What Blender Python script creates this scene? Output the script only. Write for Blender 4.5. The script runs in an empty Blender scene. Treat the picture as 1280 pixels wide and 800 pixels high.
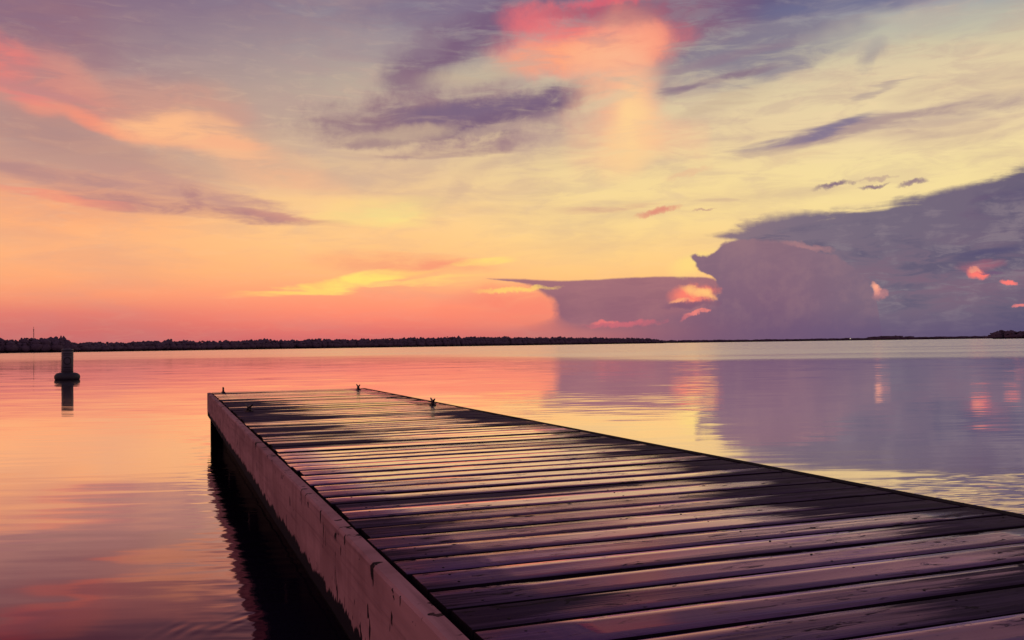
import bpy, bmesh, math, random
from mathutils import Vector, Matrix, noise as mnoise

R = math.radians
random.seed(7)
scene = bpy.context.scene
COL = scene.collection

# ------------------------------------------------------------------ camera
FOC = 1170.0                       # focal length in 1280-wide picture units
YAW, PITCH, ROLL = R(20.3), math.atan(31.3 / FOC), R(0.81)
EYE = Vector((0, 0, 1.03))         # 1.03 m over the water, 0.50 m over the deck
FWD = Vector((math.sin(YAW) * math.cos(PITCH), math.cos(YAW) * math.cos(PITCH), math.sin(PITCH)))
_r0 = Vector((math.cos(YAW), -math.sin(YAW), 0))
_u0 = _r0.cross(FWD)
RIGHT = _r0 * math.cos(ROLL) - _u0 * math.sin(ROLL)
UP = _u0 * math.cos(ROLL) + _r0 * math.sin(ROLL)
cam_data = bpy.data.cameras.new('camera')
cam_data.sensor_width = 36
cam_data.lens = 36 * FOC / 1280
cam_data.clip_start = 0.05
cam_data.clip_end = 80000
cam = bpy.data.objects.new('camera', cam_data)
COL.objects.link(cam)
m = Matrix((RIGHT, UP, -FWD)).transposed().to_4x4()
m.translation = EYE
cam.matrix_world = m
scene.camera = cam

def ray(x, y):
    return (FWD + RIGHT * ((x - 640) / FOC) - UP * ((y - 400) / FOC)).normalized()

def hit(x, y, z=0.0):
    v = ray(x, y)
    return EYE + v * ((z - EYE.z) / v.z)

def azel(x, y):
    v = ray(x, y)
    return math.degrees(math.atan2(v.x, v.y)), math.degrees(math.asin(v.z))

# ------------------------------------------------------------------ colour + node helpers
def lin(c):
    out = []
    for v in c[:3]:
        v /= 255
        out.append(v / 12.92 if v <= 0.04045 else ((v + 0.055) / 1.055) ** 2.4)
    return (*out, 1.0)

class NT:
    """small wrapper that makes node trees readable"""
    def __init__(s, tree):
        s.t, s.n = tree, tree.nodes
        s.n.clear()
    def node(s, kind, **kw):
        n = s.n.new(kind)
        for k, v in kw.items():
            setattr(n, k, v)
        return n
    def put(s, sock, v):
        if isinstance(v, bpy.types.NodeSocket):
            s.t.links.new(v, sock)
        elif v is not None:
            sock.default_value = v
    def math(s, op, a, b=None, c=None, clamp=False):
        n = s.node('ShaderNodeMath', operation=op, use_clamp=clamp)
        for i, v in enumerate((a, b, c)):
            s.put(n.inputs[i], v)
        return n.outputs[0]
    def vec(s, op, a, b=None, scale=None):
        n = s.node('ShaderNodeVectorMath', operation=op)
        s.put(n.inputs[0], a)
        if b is not None: s.put(n.inputs[1], b)
        if scale is not None: s.put(n.inputs['Scale'], scale)
        return n.outputs['Value'] if op in ('LENGTH', 'DOT_PRODUCT') else n.outputs[0]
    def xyz(s, x=0.0, y=0.0, z=0.0):
        n = s.node('ShaderNodeCombineXYZ')
        for i, v in enumerate((x, y, z)): s.put(n.inputs[i], v)
        return n.outputs[0]
    def sep(s, v):
        n = s.node('ShaderNodeSeparateXYZ')
        s.put(n.inputs[0], v)
        return n.outputs
    def step(s, v, lo, hi, to0=0.0, to1=1.0):
        n = s.node('ShaderNodeMapRange', interpolation_type='SMOOTHSTEP')
        for i, q in enumerate((v, lo, hi, to0, to1)): s.put(n.inputs[i], q)
        return n.outputs[0]
    def mix(s, f, a, b, blend='MIX'):
        n = s.node('ShaderNodeMix', data_type='RGBA', blend_type=blend)
        s.put(n.inputs[0], f); s.put(n.inputs[6], a); s.put(n.inputs[7], b)
        return n.outputs[2]
    def noise(s, v, scale=1.0, detail=3.0, rough=0.5, dist=0.0, dim='2D'):
        n = s.node('ShaderNodeTexNoise', noise_dimensions=dim)
        s.put(n.inputs['Vector'], v)
        n.inputs['Scale'].default_value = scale
        n.inputs['Detail'].default_value = detail
        n.inputs['Roughness'].default_value = rough
        n.inputs['Distortion'].default_value = dist
        return n.outputs
    def ramp(s, f, stops, interp='LINEAR'):
        n = s.node('ShaderNodeValToRGB')
        cr = n.color_ramp
        cr.interpolation = interp
        while len(cr.elements) > 1: cr.elements.remove(cr.elements[-1])
        for i, (p, c) in enumerate(stops):
            e = cr.elements[0] if i == 0 else cr.elements.new(p)
            e.position = p; e.color = c
        s.put(n.inputs[0], f)
        return n.outputs[0]
    def curve(s, f, pts):
        n = s.node('ShaderNodeFloatCurve')
        c = n.mapping.curves[0]
        n.mapping.use_clip = False
        while len(c.points) > 2: c.points.remove(c.points[-1])
        for i, (x, y) in enumerate(pts):
            p = c.points[i] if i < 2 else c.points.new(x, y)
            p.location = (x, y); p.handle_type = 'AUTO'
        n.mapping.update()
        n.inputs[0].default_value = 1
        s.put(n.inputs[1], f)
        return n.outputs[0]

# ------------------------------------------------------------------ sky (the only light: the sun has set behind the clouds)
world = bpy.data.worlds.new('World')
scene.world = world
world.use_nodes = True
world.cycles.sampling_method = 'MANUAL'
world.cycles.sample_map_resolution = 256
w = NT(world.node_tree)
gen = w.node('ShaderNodeTexCoord').outputs['Generated']
dx, dy, dz = w.sep(gen)
AZ = w.math('MULTIPLY', w.math('ARCTAN2', dx, dy), 57.29578)
EL = w.math('MULTIPLY', w.math('ARCSINE', dz), 57.29578)
P = w.xyz(AZ, EL, 1.0)
# shared turbulence, all in degrees of sky
ps = w.vec('MULTIPLY', P, (0.10, 0.55, 1))
streak = w.noise(ps, 1.0, 5, 0.55, 0.3)
billow = w.noise(P, 0.42, 5, 0.58, 0.2)
fine = w.noise(P, 1.5, 4, 0.6)
def warp(col, ax, ey):
    v = w.vec('MULTIPLY', w.vec('SUBTRACT', col, (0.5, 0.5, 0.5)), (ax, ey, 0))
    return w.vec('ADD', P, v)
WARP = {'soft': warp(w.noise(P, 0.16, 3, 0.5)[1], 5.0, 2.4),
        'streak': warp(streak[1], 7.0, 1.7),
        'bil': warp(billow[1], 1.5, 1.1),
        'fine': warp(fine[1], 0.6, 0.5)}
wisp = w.noise(w.vec('MULTIPLY', P, (0.45, 2.2, 1)), 1.0, 4, 0.65, 0.6)
fp = w.node('ShaderNodeMapping'); w.put(fp.inputs[0], P)
fp.inputs['Rotation'].default_value = (0, 0, R(-9)); fp.inputs['Scale'].default_value = (0.26, 1.1, 1)
feather = w.noise(fp.outputs[0], 1.0, 7, 0.62, 0.35)[0]
FEA = w.step(feather, 0.30, 0.58, 0.45, 1.0)
def blend(a, b, k):
    return w.math('MULTIPLY_ADD', a, 1 - k, w.math('MULTIPLY', b, k))
NOI = {'soft': blend(billow[0], wisp[0], 0.5), 'streak': blend(streak[0], wisp[0], 0.45), 'bil': blend(billow[0], fine[0], 0.35), 'fine': fine[0]}

def sky_column(x, stops):
    """colour against elevation, read upwards from the horizon"""
    out = []
    for y, c in sorted(stops, key=lambda q: -q[0]):
        out.append((min(1, max(0, azel(x, y)[1] / 90)), lin(c)))
    hi = [(0.27, lin((122, 106, 134))), (0.42, lin((98, 90, 126))), (1.0, lin((86, 82, 122)))]
    return w.ramp(w.math('DIVIDE', EL, 90.0, clamp=True), out + hi)
colA = sky_column(60, [(438, (196, 102, 106)), (410, (210, 112, 108)), (392, (226, 124, 112)), (370, (247, 152, 115)),
    (340, (254, 172, 120)), (300, (255, 180, 126)), (268, (254, 174, 122)), (240, (240, 166, 128)), (200, (205, 155, 135)),
    (160, (192, 146, 134)), (100, (176, 132, 132)), (50, (148, 116, 132)), (5, (138, 108, 130))])
colB = sky_column(440, [(432, (194, 100, 108)), (416, (218, 110, 108)), (396, (246, 132, 112)), (370, (255, 156, 118)),
    (345, (255, 182, 122)), (310, (254, 196, 132)), (270, (252, 204, 142)), (230, (235, 196, 150)), (190, (216, 184, 152)),
    (150, (196, 172, 152)), (100, (184, 166, 152)), (55, (166, 152, 152)), (5, (148, 138, 150))])
colC = sky_column(780, [(430, (190, 104, 110)), (380, (250, 150, 116)), (350, (255, 196, 126)), (320, (254, 208, 136)),
    (280, (250, 215, 146)), (240, (246, 216, 152)), (200, (240, 212, 156)), (160, (228, 202, 160)), (120, (212, 196, 162)),
    (80, (194, 184, 162)), (40, (172, 166, 158)), (5, (156, 150, 156))])
colD = sky_column(1150, [(424, (150, 110, 120)), (340, (246, 200, 146)), (250, (246, 221, 156)), (200, (244, 221, 161)),
    (160, (237, 212, 166)), (120, (233, 211, 166)), (80, (223, 203, 166)), (50, (206, 196, 166)), (25, (182, 180, 166)),
    (2, (154, 158, 168))])
def azr(x): return azel(x, 300)[0]
sky = w.mix(w.step(AZ, azr(60), azr(440)), colA, colB)
sky = w.mix(w.step(AZ, azr(440), azr(780)), sky, colC)
sky = w.mix(w.step(AZ, azr(780), azr(1150)), sky, colD)
back = w.ramp(w.math('DIVIDE', EL, 90.0, clamp=True), [(0, lin((184, 142, 152))), (0.15, lin((166, 132, 150))), (0.4, lin((110, 98, 132))), (1, lin((86, 82, 122)))])
sky = w.mix(w.step(w.math('ABSOLUTE', w.math('SUBTRACT', AZ, 5.0)), 55, 150), sky, back)
# faint overall unevenness of thin high cloud
sky = w.mix(w.math('MULTIPLY', w.step(streak[0], 0.42, 0.75), w.step(EL, 1.0, 14.0, 0.12, 0.34)), sky, lin((172, 138, 142)))
sky = w.mix(w.math('MULTIPLY', w.step(feather, 0.42, 0.68), w.step(EL, 3.0, 14.0, 0.06, 0.36)), sky, lin((190, 160, 150)))
sky = w.mix(w.math('MULTIPLY', w.step(wisp[0], 0.5, 0.25), w.step(EL, 3.0, 12.0, 0.04, 0.12)), sky, lin((250, 214, 170)))

# Clouds are painted as layers over that gradient. Each layer knows its patch of sky, so that
# the shader only evaluates the layers of the sector it looks into.
LAYERS = []
SKY = None
NOC = {k: w.math('SUBTRACT', v, 0.5) for k, v in NOI.items()}

def blob(x, y, rx, ry, rot, rgb, op=0.8, soft=0.8, amp=0.5, kind='streak'):
    a0, e0 = azel(x, y)
    sx = abs(azel(x + 10, y)[0] - azel(x - 10, y)[0]) / 20 * rx
    sy = abs(azel(x, y + 10)[1] - azel(x, y - 10)[1]) / 20 * ry
    c, s_ = math.cos(R(rot)), math.sin(R(rot))
    reach = math.sqrt(1.05 + 0.75 * soft ** 2 + amp * 0.7) + 0.05
    wa, we = {'soft': (1.6, 0.8), 'streak': (2.4, 0.6), 'bil': (0.5, 0.4), 'fine': (0.2, 0.2)}[kind]
    ea = reach * math.hypot(sx * c, sy * s_) + wa
    ee = reach * math.hypot(sx * s_, sy * c) + we
    lo = (1.0 - soft) ** 2 - 0.35 * soft ** 2
    hi = 1.05 + 0.75 * soft ** 2
    def paint(sk):
        ch = w.node('ShaderNodeVectorMath', operation='MULTIPLY_ADD')   # keeps the layers in order for the shader compiler
        w.put(ch.inputs[0], sk); ch.inputs[1].default_value = (1e-7, 1e-7, 0); w.put(ch.inputs[2], WARP[kind])
        p = ch.outputs[0]
        u = w.vec('DOT_PRODUCT', p, (c / sx, s_ / sx, -(a0 * c + e0 * s_) / sx))
        v = w.vec('DOT_PRODUCT', p, (-s_ / sy, c / sy, -(-a0 * s_ + e0 * c) / sy))
        d = w.math('MULTIPLY_ADD', u, u, w.math('MULTIPLY', v, v))
        d = w.math('MULTIPLY_ADD', NOC[kind], amp * 3.4, d)
        mk = w.step(d, hi, lo, 0.0, op)
        if kind != 'fine': mk = w.math('MULTIPLY', mk, FEA)
        return w.mix(mk, sk, lin(rgb))
    LAYERS.append((a0 - ea, a0 + ea, e0 - ee, e0 + ee, paint))

def layer(x0, x1, y0, y1):
    """decorator: a hand-built layer covering the given part of the picture"""
    def deco(fn):
        LAYERS.append((azel(x0, 300)[0], azel(x1, 300)[0] if x1 < 1300 else 80, azel(640, y1)[1] - 1.5, azel(640, y0)[1] + 1.0, fn))
    return deco

# --- high veil, left
blob(210, 0, 270, 55, 0, (128, 106, 132), 0.75, 1, 0.4, 'soft')
blob(60, 30, 140, 50, 0, (148, 106, 122), 0.7, 1, 0.4, 'soft')
blob(300, 60, 160, 50, 0, (166, 146, 148), 0.5, 1, 0.4, 'soft')
blob(60, 106, 170, 34, -18, (224, 138, 126), 0.68, 1, 0.3, 'soft')
blob(-10, 70, 45, 24, -35, (236, 124, 120), 0.65, 1, 0.2, 'soft')
blob(40, 112, 60, 10, -6, (190, 132, 136), 0.55, 1, 0.4)
blob(190, 126, 130, 30, -10, (218, 154, 134), 0.6, 1, 0.3, 'soft')
blob(10, 122, 36, 7, -12, (232, 132, 128), 0.6, 1, 0.2)
blob(60, 174, 150, 24, -12, (178, 138, 134), 0.8, 0.9, 0.35)
blob(125, 153, 95, 11, -13, (248, 150, 122), 0.95, 1, 0.25, 'soft')
blob(228, 165, 92, 24, -5, (255, 190, 140), 1.0, 1, 0.2, 'soft')
blob(205, 162, 60, 16, -8, (255, 188, 138), 0.7, 1, 0.2)
blob(300, 180, 44, 12, 0, (248, 172, 136), 0.7, 1, 0.3)
blob(140, 204, 170, 14, -4, (196, 152, 138), 0.7, 0.9, 0.4)
blob(345, 210, 110, 34, -16, (246, 184, 142), 0.7, 1, 0.3, 'soft')
blob(90, 222, 220, 12, -6, (182, 136, 134), 0.9, 0.9, 0.4)
blob(245, 243, 130, 16, -15, (198, 148, 138), 0.75, 0.9, 0.4)
blob(240, 244, 16, 10, -40, (180, 130, 130), 0.7, 1, 0.3, 'bil')
blob(250, 262, 175, 9, -6, (180, 128, 130), 0.95, 0.9, 0.4)
blob(90, 246, 110, 4, -4, (244, 142, 122), 0.6, 1, 0.3)
blob(370, 272, 70, 5, -5, (208, 146, 132), 0.75, 0.9, 0.4)
# --- yellow light under the veil
blob(470, 266, 80, 17, 2, (255, 222, 138), 0.85, 1, 0.25)
blob(490, 265, 36, 8, 3, (255, 232, 140), 0.8, 1, 0.2)
blob(380, 252, 60, 12, -4, (255, 206, 142), 0.7, 1, 0.25)
blob(485, 330, 110, 14, -3, (250, 166, 122), 0.85, 1, 0.35)
blob(520, 333, 56, 6, 4, (250, 150, 118), 0.7, 1, 0.3)
blob(400, 356, 120, 5, 6, (255, 216, 112), 0.95, 1, 0.2)
blob(450, 349, 48, 9, 8, (255, 228, 116), 0.95, 1, 0.2)
blob(520, 353, 70, 3, 2, (255, 214, 122), 0.8, 1, 0.2)
blob(595, 331, 44, 5, 3, (255, 222, 122), 0.9, 1, 0.25)
blob(560, 250, 130, 12, 8, (224, 188, 150), 0.55, 1, 0.4)
blob(590, 222, 50, 12, 40, (208, 172, 148), 0.45, 1, 0.4, 'bil')
blob(480, 222, 60, 12, 4, (214, 178, 150), 0.5, 1, 0.4)
# --- purple plume, top middle
blob(590, 8, 150, 40, 4, (120, 104, 134), 0.85, 1, 0.3, 'soft')
blob(610, 38, 128, 32, 24, (118, 90, 122), 1.0, 1, 0.3, 'bil')
blob(525, 80, 50, 36, 25, (126, 98, 124), 1.0, 1, 0.35, 'bil')
blob(520, 108, 36, 22, -20, (146, 116, 130), 0.75, 1, 0.4, 'bil')
blob(480, 58, 70, 20, 5, (154, 136, 146), 0.6, 1, 0.4)
blob(600, 92, 70, 16, 8, (196, 176, 152), 0.8, 1, 0.3, 'bil')
blob(590, 122, 120, 20, 4, (168, 140, 142), 0.6, 1, 0.6)
blob(560, 146, 165, 34, 3, (148, 116, 128), 1.0, 1, 0.8, 'bil')
blob(540, 150, 130, 20, 4, (142, 110, 126), 0.7, 1, 0.7)
blob(660, 134, 105, 19, 14, (122, 96, 124), 1.0, 1, 0.45, 'bil')
blob(585, 136, 95, 15, 6, (124, 102, 128), 1.0, 1, 0.5, 'bil')
blob(640, 150, 80, 7, 10, (118, 94, 122), 0.6, 1, 0.5)
blob(440, 149, 50, 6, 2, (152, 120, 128), 0.75, 1, 0.45, 'bil')
blob(500, 168, 60, 11, 8, (206, 178, 150), 0.75, 1, 0.8, 'bil')
blob(620, 160, 50, 6, 8, (186, 158, 146), 0.6, 1, 0.8, 'fine')
blob(460, 178, 50, 8, 3, (160, 128, 132), 0.75, 1, 0.7, 'bil')
blob(600, 182, 110, 9, 6, (160, 126, 134), 0.8, 1, 0.8, 'bil')
blob(560, 190, 90, 5, 4, (170, 136, 136), 0.6, 1, 0.5)
blob(700, 165, 70, 22, 18, (192, 162, 150), 0.65, 1, 0.5)
blob(660, 195, 90, 10, 10, (206, 176, 150), 0.6, 1, 0.5)
# --- blue-grey cloud, top right
blob(870, 35, 150, 52, 2, (122, 102, 130), 0.95, 1, 0.3, 'soft')
blob(960, 55, 130, 38, 14, (128, 122, 142), 0.9, 1, 0.35, 'soft')
blob(950, 8, 230, 22, -1, (98, 90, 128), 0.95, 1, 0.3)
blob(1090, 2, 150, 13, 0, (112, 114, 146), 0.85, 1, 0.3)
blob(1000, 74, 90, 16, 24, (142, 132, 146), 0.8, 1, 0.4)
blob(900, 70, 90, 8, 6, (146, 122, 138), 0.6, 1, 0.4)
blob(1090, 68, 22, 14, 35, (160, 150, 152), 0.7, 1, 0.4, 'bil')
blob(1140, 36, 150, 22, 3, (186, 182, 168), 0.65, 1, 0.4, 'soft')
# --- red lit cloud and its fall streaks
blob(790, 20, 130, 40, 0, (150, 98, 118), 0.8, 1, 0.3, 'soft')
blob(735, 58, 112, 38, 3, (252, 128, 120), 1.0, 0.95, 0.2, 'bil')
blob(668, 24, 44, 22, 0, (238, 116, 120), 0.8, 1, 0.35, 'fine')
blob(790, 18, 70, 15, 0, (168, 96, 116), 0.9, 1, 0.4, 'bil')
blob(735, 12, 60, 8, 4, (186, 94, 112), 0.8, 1, 0.5, 'fine')
blob(760, 1, 60, 6, 3, (226, 98, 114), 0.8, 1, 0.5, 'fine')
blob(725, 70, 90, 22, 2, (255, 172, 130), 1.0, 1, 0.2, 'bil')
blob(806, 54, 34, 26, 30, (255, 148, 122), 0.9, 1, 0.2, 'bil')
blob(785, 118, 66, 90, 0, (250, 184, 146), 1.0, 1, 0.15, 'soft')
blob(796, 160, 44, 54, -6, (255, 212, 150), 1.0, 1, 0.15, 'soft')
blob(835, 172, 40, 34, 0, (248, 186, 148), 0.5, 1, 0.2, 'soft')
# --- streaks on the yellow sky, right
blob(900, 104, 66, 7, 9, (138, 114, 132), 0.95, 0.9, 0.35)
blob(895, 132, 60, 8, 5, (206, 182, 152), 0.7, 1, 0.5)
blob(1195, 138, 160, 15, 5, (200, 176, 156), 0.85, 0.9, 0.4)
blob(1210, 156, 120, 5, 5, (190, 162, 150), 0.7, 1, 0.3)
blob(1090, 160, 190, 9, 8, (170, 144, 144), 0.85, 0.9, 0.4)
blob(1010, 169, 100, 8, 8, (140, 120, 142), 0.95, 0.9, 0.35)
blob(1050, 158, 44, 6, 12, (126, 114, 144), 0.8, 1, 0.3)
blob(1095, 117, 34, 4, 12, (182, 162, 152), 0.8, 1, 0.4)
blob(1043, 231, 27, 4, 7, (134, 108, 128), 1.0, 0.8, 0.3, 'fine')
blob(1092, 233, 20, 2.6, 6, (138, 112, 128), 0.95, 0.8, 0.25, 'fine')
blob(1140, 228, 19, 3.2, 10, (140, 114, 132), 0.9, 0.9, 0.35, 'fine')
blob(1097, 223, 22, 2.5, 3, (186, 156, 144), 0.7, 1, 0.3, 'fine')
blob(770, 259, 56, 4.5, 2, (216, 168, 140), 0.8, 1, 0.35)
blob(822, 264, 28, 4.5, 12, (226, 142, 122), 0.95, 0.85, 0.35, 'fine')
blob(862, 216, 30, 4, 14, (236, 188, 148), 0.6, 1, 0.4, 'fine')
blob(910, 250, 34, 3.5, 0, (212, 178, 146), 0.6, 1, 0.35)
blob(985, 200, 50, 4, 10, (230, 200, 156), 0.5, 1, 0.4)
blob(880, 262, 14, 1.6, 2, (180, 130, 130), 0.6, 0.9, 0.3, 'fine')

# --- storm clouds over the far shore: outlines as elevation against azimuth
AZ0, AZ1, E1 = -10.0, 90.0, 30.0
AN = w.math('MULTIPLY_ADD', AZ, 1 / (AZ1 - AZ0), -AZ0 / (AZ1 - AZ0), clamp=True)
def outline(pts, tail=None):
    q = [((azel(x, y)[0] - AZ0) / (AZ1 - AZ0), azel(x, y)[1] / E1) for x, y in pts]
    return w.math('MULTIPLY', w.curve(AN, ([(0.0, q[0][1])] + q + (tail or [(1.0, q[-1][1])]))), E1)
EN = w.math('DIVIDE', EL, E1, clamp=True)
def side(pts):
    """azimuth of a cloud's left edge against elevation"""
    q = sorted((azel(x, y)[1] / E1, (azel(x, y)[0] - AZ0) / (AZ1 - AZ0)) for x, y in pts)
    return w.math('MULTIPLY_ADD', w.curve(EN, [(0.0, q[0][1])] + q + [(1.0, q[-1][1])]), AZ1 - AZ0, AZ0)
rag = w.math('ADD', w.math('MULTIPLY', w.math('SUBTRACT', fine[0], 0.5), 0.55), w.math('MULTIPLY', w.math('SUBTRACT', billow[0], 0.5), 0.7))
rag_s = w.math('MULTIPLY', w.math('SUBTRACT', streak[0], 0.5), 1.6)
def by_x(y, stops):
    return w.ramp(AN, [((azel(x, y)[0] - AZ0) / (AZ1 - AZ0), lin(c)) for x, c in stops])
def hazec(): return by_x(420, ((640, (190, 106, 112)), (760, (150, 98, 114)), (900, (122, 90, 116)), (1060, (104, 84, 118)), (1280, (88, 78, 114))))
def anv_c(): return by_x(300, ((880, (144, 118, 128)), (1000, (126, 111, 127)), (1100, (118, 106, 124)), (1220, (115, 102, 122)), (1280, (106, 96, 118))))
def mul(*f):
    r_ = f[0]
    for q in f[1:]: r_ = w.math('MULTIPLY', r_, q)
    return r_
# pink glow low down between the low cloud and the left
blob(640, 385, 90, 30, 0, (252, 134, 110), 0.8, 1, 0.2, 'soft')
@layer(830, 1400, 180, 450)
def anvil_sheet(sk):
    top = outline([(840, 294), (880, 291), (905, 285), (940, 276), (990, 266), (1060, 261), (1105, 256), (1122, 245), (1160, 239), (1200, 229), (1240, 219), (1280, 208), (1400, 188)], [(0.8, 0.16), (1.0, 0.0)])
    a = w.step(w.math('SUBTRACT', w.math('ADD', top, w.math('ADD', w.math('MULTIPLY', rag, 0.45), w.math('MULTIPLY', w.math('ADD', rag_s, w.math('SUBTRACT', FEA, 0.8)), 0.55))), EL), -0.2, 0.5)
    bot = outline([(840, 293), (880, 295), (905, 298), (925, 301), (940, 330), (950, 440), (1400, 440)])
    b = w.step(w.math('ADD', w.math('SUBTRACT', EL, bot), w.math('MULTIPLY', rag, 0.3)), -0.1, 0.15)
    return w.mix(mul(a, b, w.step(AZ, azel(850, 300)[0], azel(915, 300)[0]), w.step(AZ, 80, 60)), sk, anv_c())
@layer(880, 1400, 190, 450)
def anvil_texture(sk):
    inside = mul(w.step(w.math('SUBTRACT', outline([(880, 300), (990, 280), (1060, 274), (1120, 262), (1200, 244), (1280, 224), (1400, 205)]), EL), -0.2, 0.6), w.step(AZ, azel(900, 300)[0], azel(960, 300)[0]), w.step(AZ, 80, 60))
    sk = w.mix(mul(inside, w.step(NOC['streak'], -0.04, 0.14, 0, 0.75)), sk, lin((94, 87, 113)))
    sk = w.mix(mul(inside, w.step(NOC['soft'], -0.03, 0.14, 0, 0.7)), sk, lin((140, 125, 136)))
    return w.mix(mul(inside, w.step(EL, 0.5, 3.0), w.step(EL, 6.5, 3.0), w.step(NOC['streak'], 0.1, -0.12, 0, 0.4)), sk, lin((140, 98, 118)))
@layer(540, 970, 330, 450)
def low_flat_cloud(sk):
    top = outline([(540, 349), (620, 348), (660, 348.5), (700, 350), (740, 349), (790, 346), (850, 345), (890, 346), (930, 346)])
    a = w.step(w.math('SUBTRACT', w.math('ADD', top, w.math('MULTIPLY', rag, 0.12)), EL), -0.03, 0.12)
    left = side([(600, 346), (612, 349), (640, 352), (662, 357), (668, 362), (678, 368), (687, 375), (690, 388), (691, 397), (691, 405), (690, 416)])
    melt = w.step(EL, 1.8, 0.6)
    b = w.step(w.math('ADD', w.math('SUBTRACT', AZ, left), w.math('MULTIPLY', rag, 0.8)), w.math('MULTIPLY_ADD', melt, -4.0, -0.2), w.math('MULTIPLY_ADD', melt, 3.0, 0.5))
    c = w.ramp(w.math('DIVIDE', EL, 5.0, clamp=True), [(0.0, lin((150, 96, 114))), (0.35, lin((154, 104, 118))), (0.8, lin((164, 112, 120)))])
    c = w.mix(w.step(NOC['soft'], -0.08, 0.18, 0, 0.4), c, lin((176, 122, 124)))
    c = w.mix(w.step(NOC['streak'], 0.0, 0.16, 0, 0.4), c, lin((140, 94, 112)))
    return w.mix(mul(a, b, w.step(AZ, azel(960, 350)[0], azel(900, 350)[0]), w.step(EL, 0.2, 1.4, 0.4, 1.0)), sk, c)
blob(872, 330, 34, 14, 10, (255, 222, 130), 0.8, 1, 0.2, 'fine')
blob(890, 342, 24, 6, -25, (255, 196, 120), 0.8, 0.9, 0.2, 'fine')
@layer(780, 1130, 285, 450)
def tall_dome(sk):
    top = outline([(850, 321), (864, 319), (871, 317), (880, 319), (894, 312), (906, 303), (930, 299), (960, 298), (985, 301), (1012, 308), (1040, 318), (1065, 333), (1085, 352), (1096, 374), (1102, 432), (1400, 436)])
    a = w.step(w.math('SUBTRACT', w.math('ADD', top, w.math('MULTIPLY', rag, 0.6)), EL), -0.06, 0.16)
    left = side([(863, 300), (862, 321), (866, 328), (872, 337), (886, 346), (893, 354), (893, 372), (888, 384), (876, 395), (870, 410), (870, 430)])
    melt = w.step(EL, 2.6, 0.8)
    b = w.step(w.math('ADD', w.math('SUBTRACT', AZ, left), w.math('MULTIPLY', rag, 0.7)), w.math('MULTIPLY_ADD', melt, -6.0, -0.05), w.math('MULTIPLY_ADD', melt, 4.0, 0.18))
    c = w.ramp(w.math('DIVIDE', EL, 7.0, clamp=True), [(0.0, lin((112, 86, 116))), (0.35, lin((130, 98, 120))), (0.7, lin((140, 108, 124))), (1.0, lin((150, 116, 126)))])
    c = w.mix(w.math('MULTIPLY', w.step(AZ, azel(960, 350)[0], azel(1110, 350)[0]), 0.6), c, anv_c())
    c = w.mix(w.step(NOC['bil'], -0.06, 0.16, 0, 0.22), c, lin((164, 126, 130)))
    c = w.mix(w.step(NOC['soft'], 0.02, -0.16, 0, 0.22), c, lin((122, 96, 116)))
    return w.mix(mul(a, b), sk, c)
# soft bright rim on the far flank of the dome, and openings
blob(1010, 308, 34, 4, -14, (182, 130, 132), 0.7, 0.9, 0.4, 'fine')
blob(1095, 361, 5.5, 9, 20, (255, 170, 142), 1.0, 0.7, 0.35, 'fine')
blob(1100, 367, 9, 7, 30, (220, 140, 136), 0.6, 0.9, 0.4, 'fine')
blob(866, 368, 31, 13, 4, (255, 132, 112), 1.0, 0.7, 0.3, 'fine')
blob(874, 365, 22, 7, -14, (255, 196, 124), 1.0, 0.9, 0.4, 'fine')
blob(850, 376, 14, 3, 4, (255, 172, 124), 0.9, 0.9, 0.3, 'fine')
blob(862, 381, 36, 5, 3, (134, 92, 114), 0.95, 0.7, 0.3, 'fine')
blob(872, 390, 17, 2.6, 12, (250, 138, 126), 0.95, 0.8, 0.6, 'fine')
blob(858, 396, 9, 3, 30, (228, 122, 124), 0.7, 0.8, 0.5, 'fine')
blob(782, 405, 48, 4, 2, (222, 110, 120), 0.9, 0.8, 0.4, 'fine')
blob(756, 403, 18, 2.4, 3, (246, 122, 120), 0.8, 0.8, 0.3, 'fine')
blob(645, 362, 50, 3.5, 3, (255, 210, 112), 0.9, 0.9, 0.3, 'fine')
blob(1222, 342, 15, 7, -14, (255, 124, 114), 1.0, 0.6, 0.5, 'fine')
blob(1218, 337, 9, 3, 0, (255, 170, 134), 0.9, 0.8, 0.4, 'fine')
blob(1226, 332, 30, 9, 0, (190, 104, 118), 0.5, 1, 0.4, 'bil')
blob(1240, 341, 18, 2.2, -3, (116, 90, 120), 0.9, 0.7, 0.3, 'fine')
blob(1261, 353, 12, 4, 0, (255, 126, 118), 1.0, 0.5, 0.5, 'fine')
blob(1273, 382, 9, 2.2, 4, (238, 132, 128), 0.9, 0.6, 0.4, 'fine')
blob(1258, 310, 42, 8, 4, (86, 80, 114), 0.85, 0.8, 0.4)
blob(1240, 250, 30, 7, 2, (104, 88, 116), 0.7, 0.8, 0.5)
blob(1215, 271, 26, 6, 0, (112, 92, 118), 0.7, 0.8, 0.5)
blob(1290, 245, 40, 10, 4, (98, 88, 116), 0.7, 0.8, 0.5)
@layer(690, 1500, 380, 450)
def thick_air(sk):
    lo = mul(w.step(EL, 2.2, 0.0, 0, 0.8), w.step(AZ, azel(700, 420)[0], azel(840, 420)[0]), w.step(AZ, 80, 62))
    return w.mix(lo, sk, hazec())

# clear-air scattering of the sky after sunset adds a little on top
nis = w.node('ShaderNodeTexSky', sky_type='NISHITA')
nis.sun_disc = False
nis.sun_elevation = R(0.5)
nis.sun_rotation = R(14)
sky = w.mix(1.0, sky, w.mix(1.0, nis.outputs[0], (0.004, 0.004, 0.004, 1), 'MULTIPLY'), 'ADD')

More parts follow.
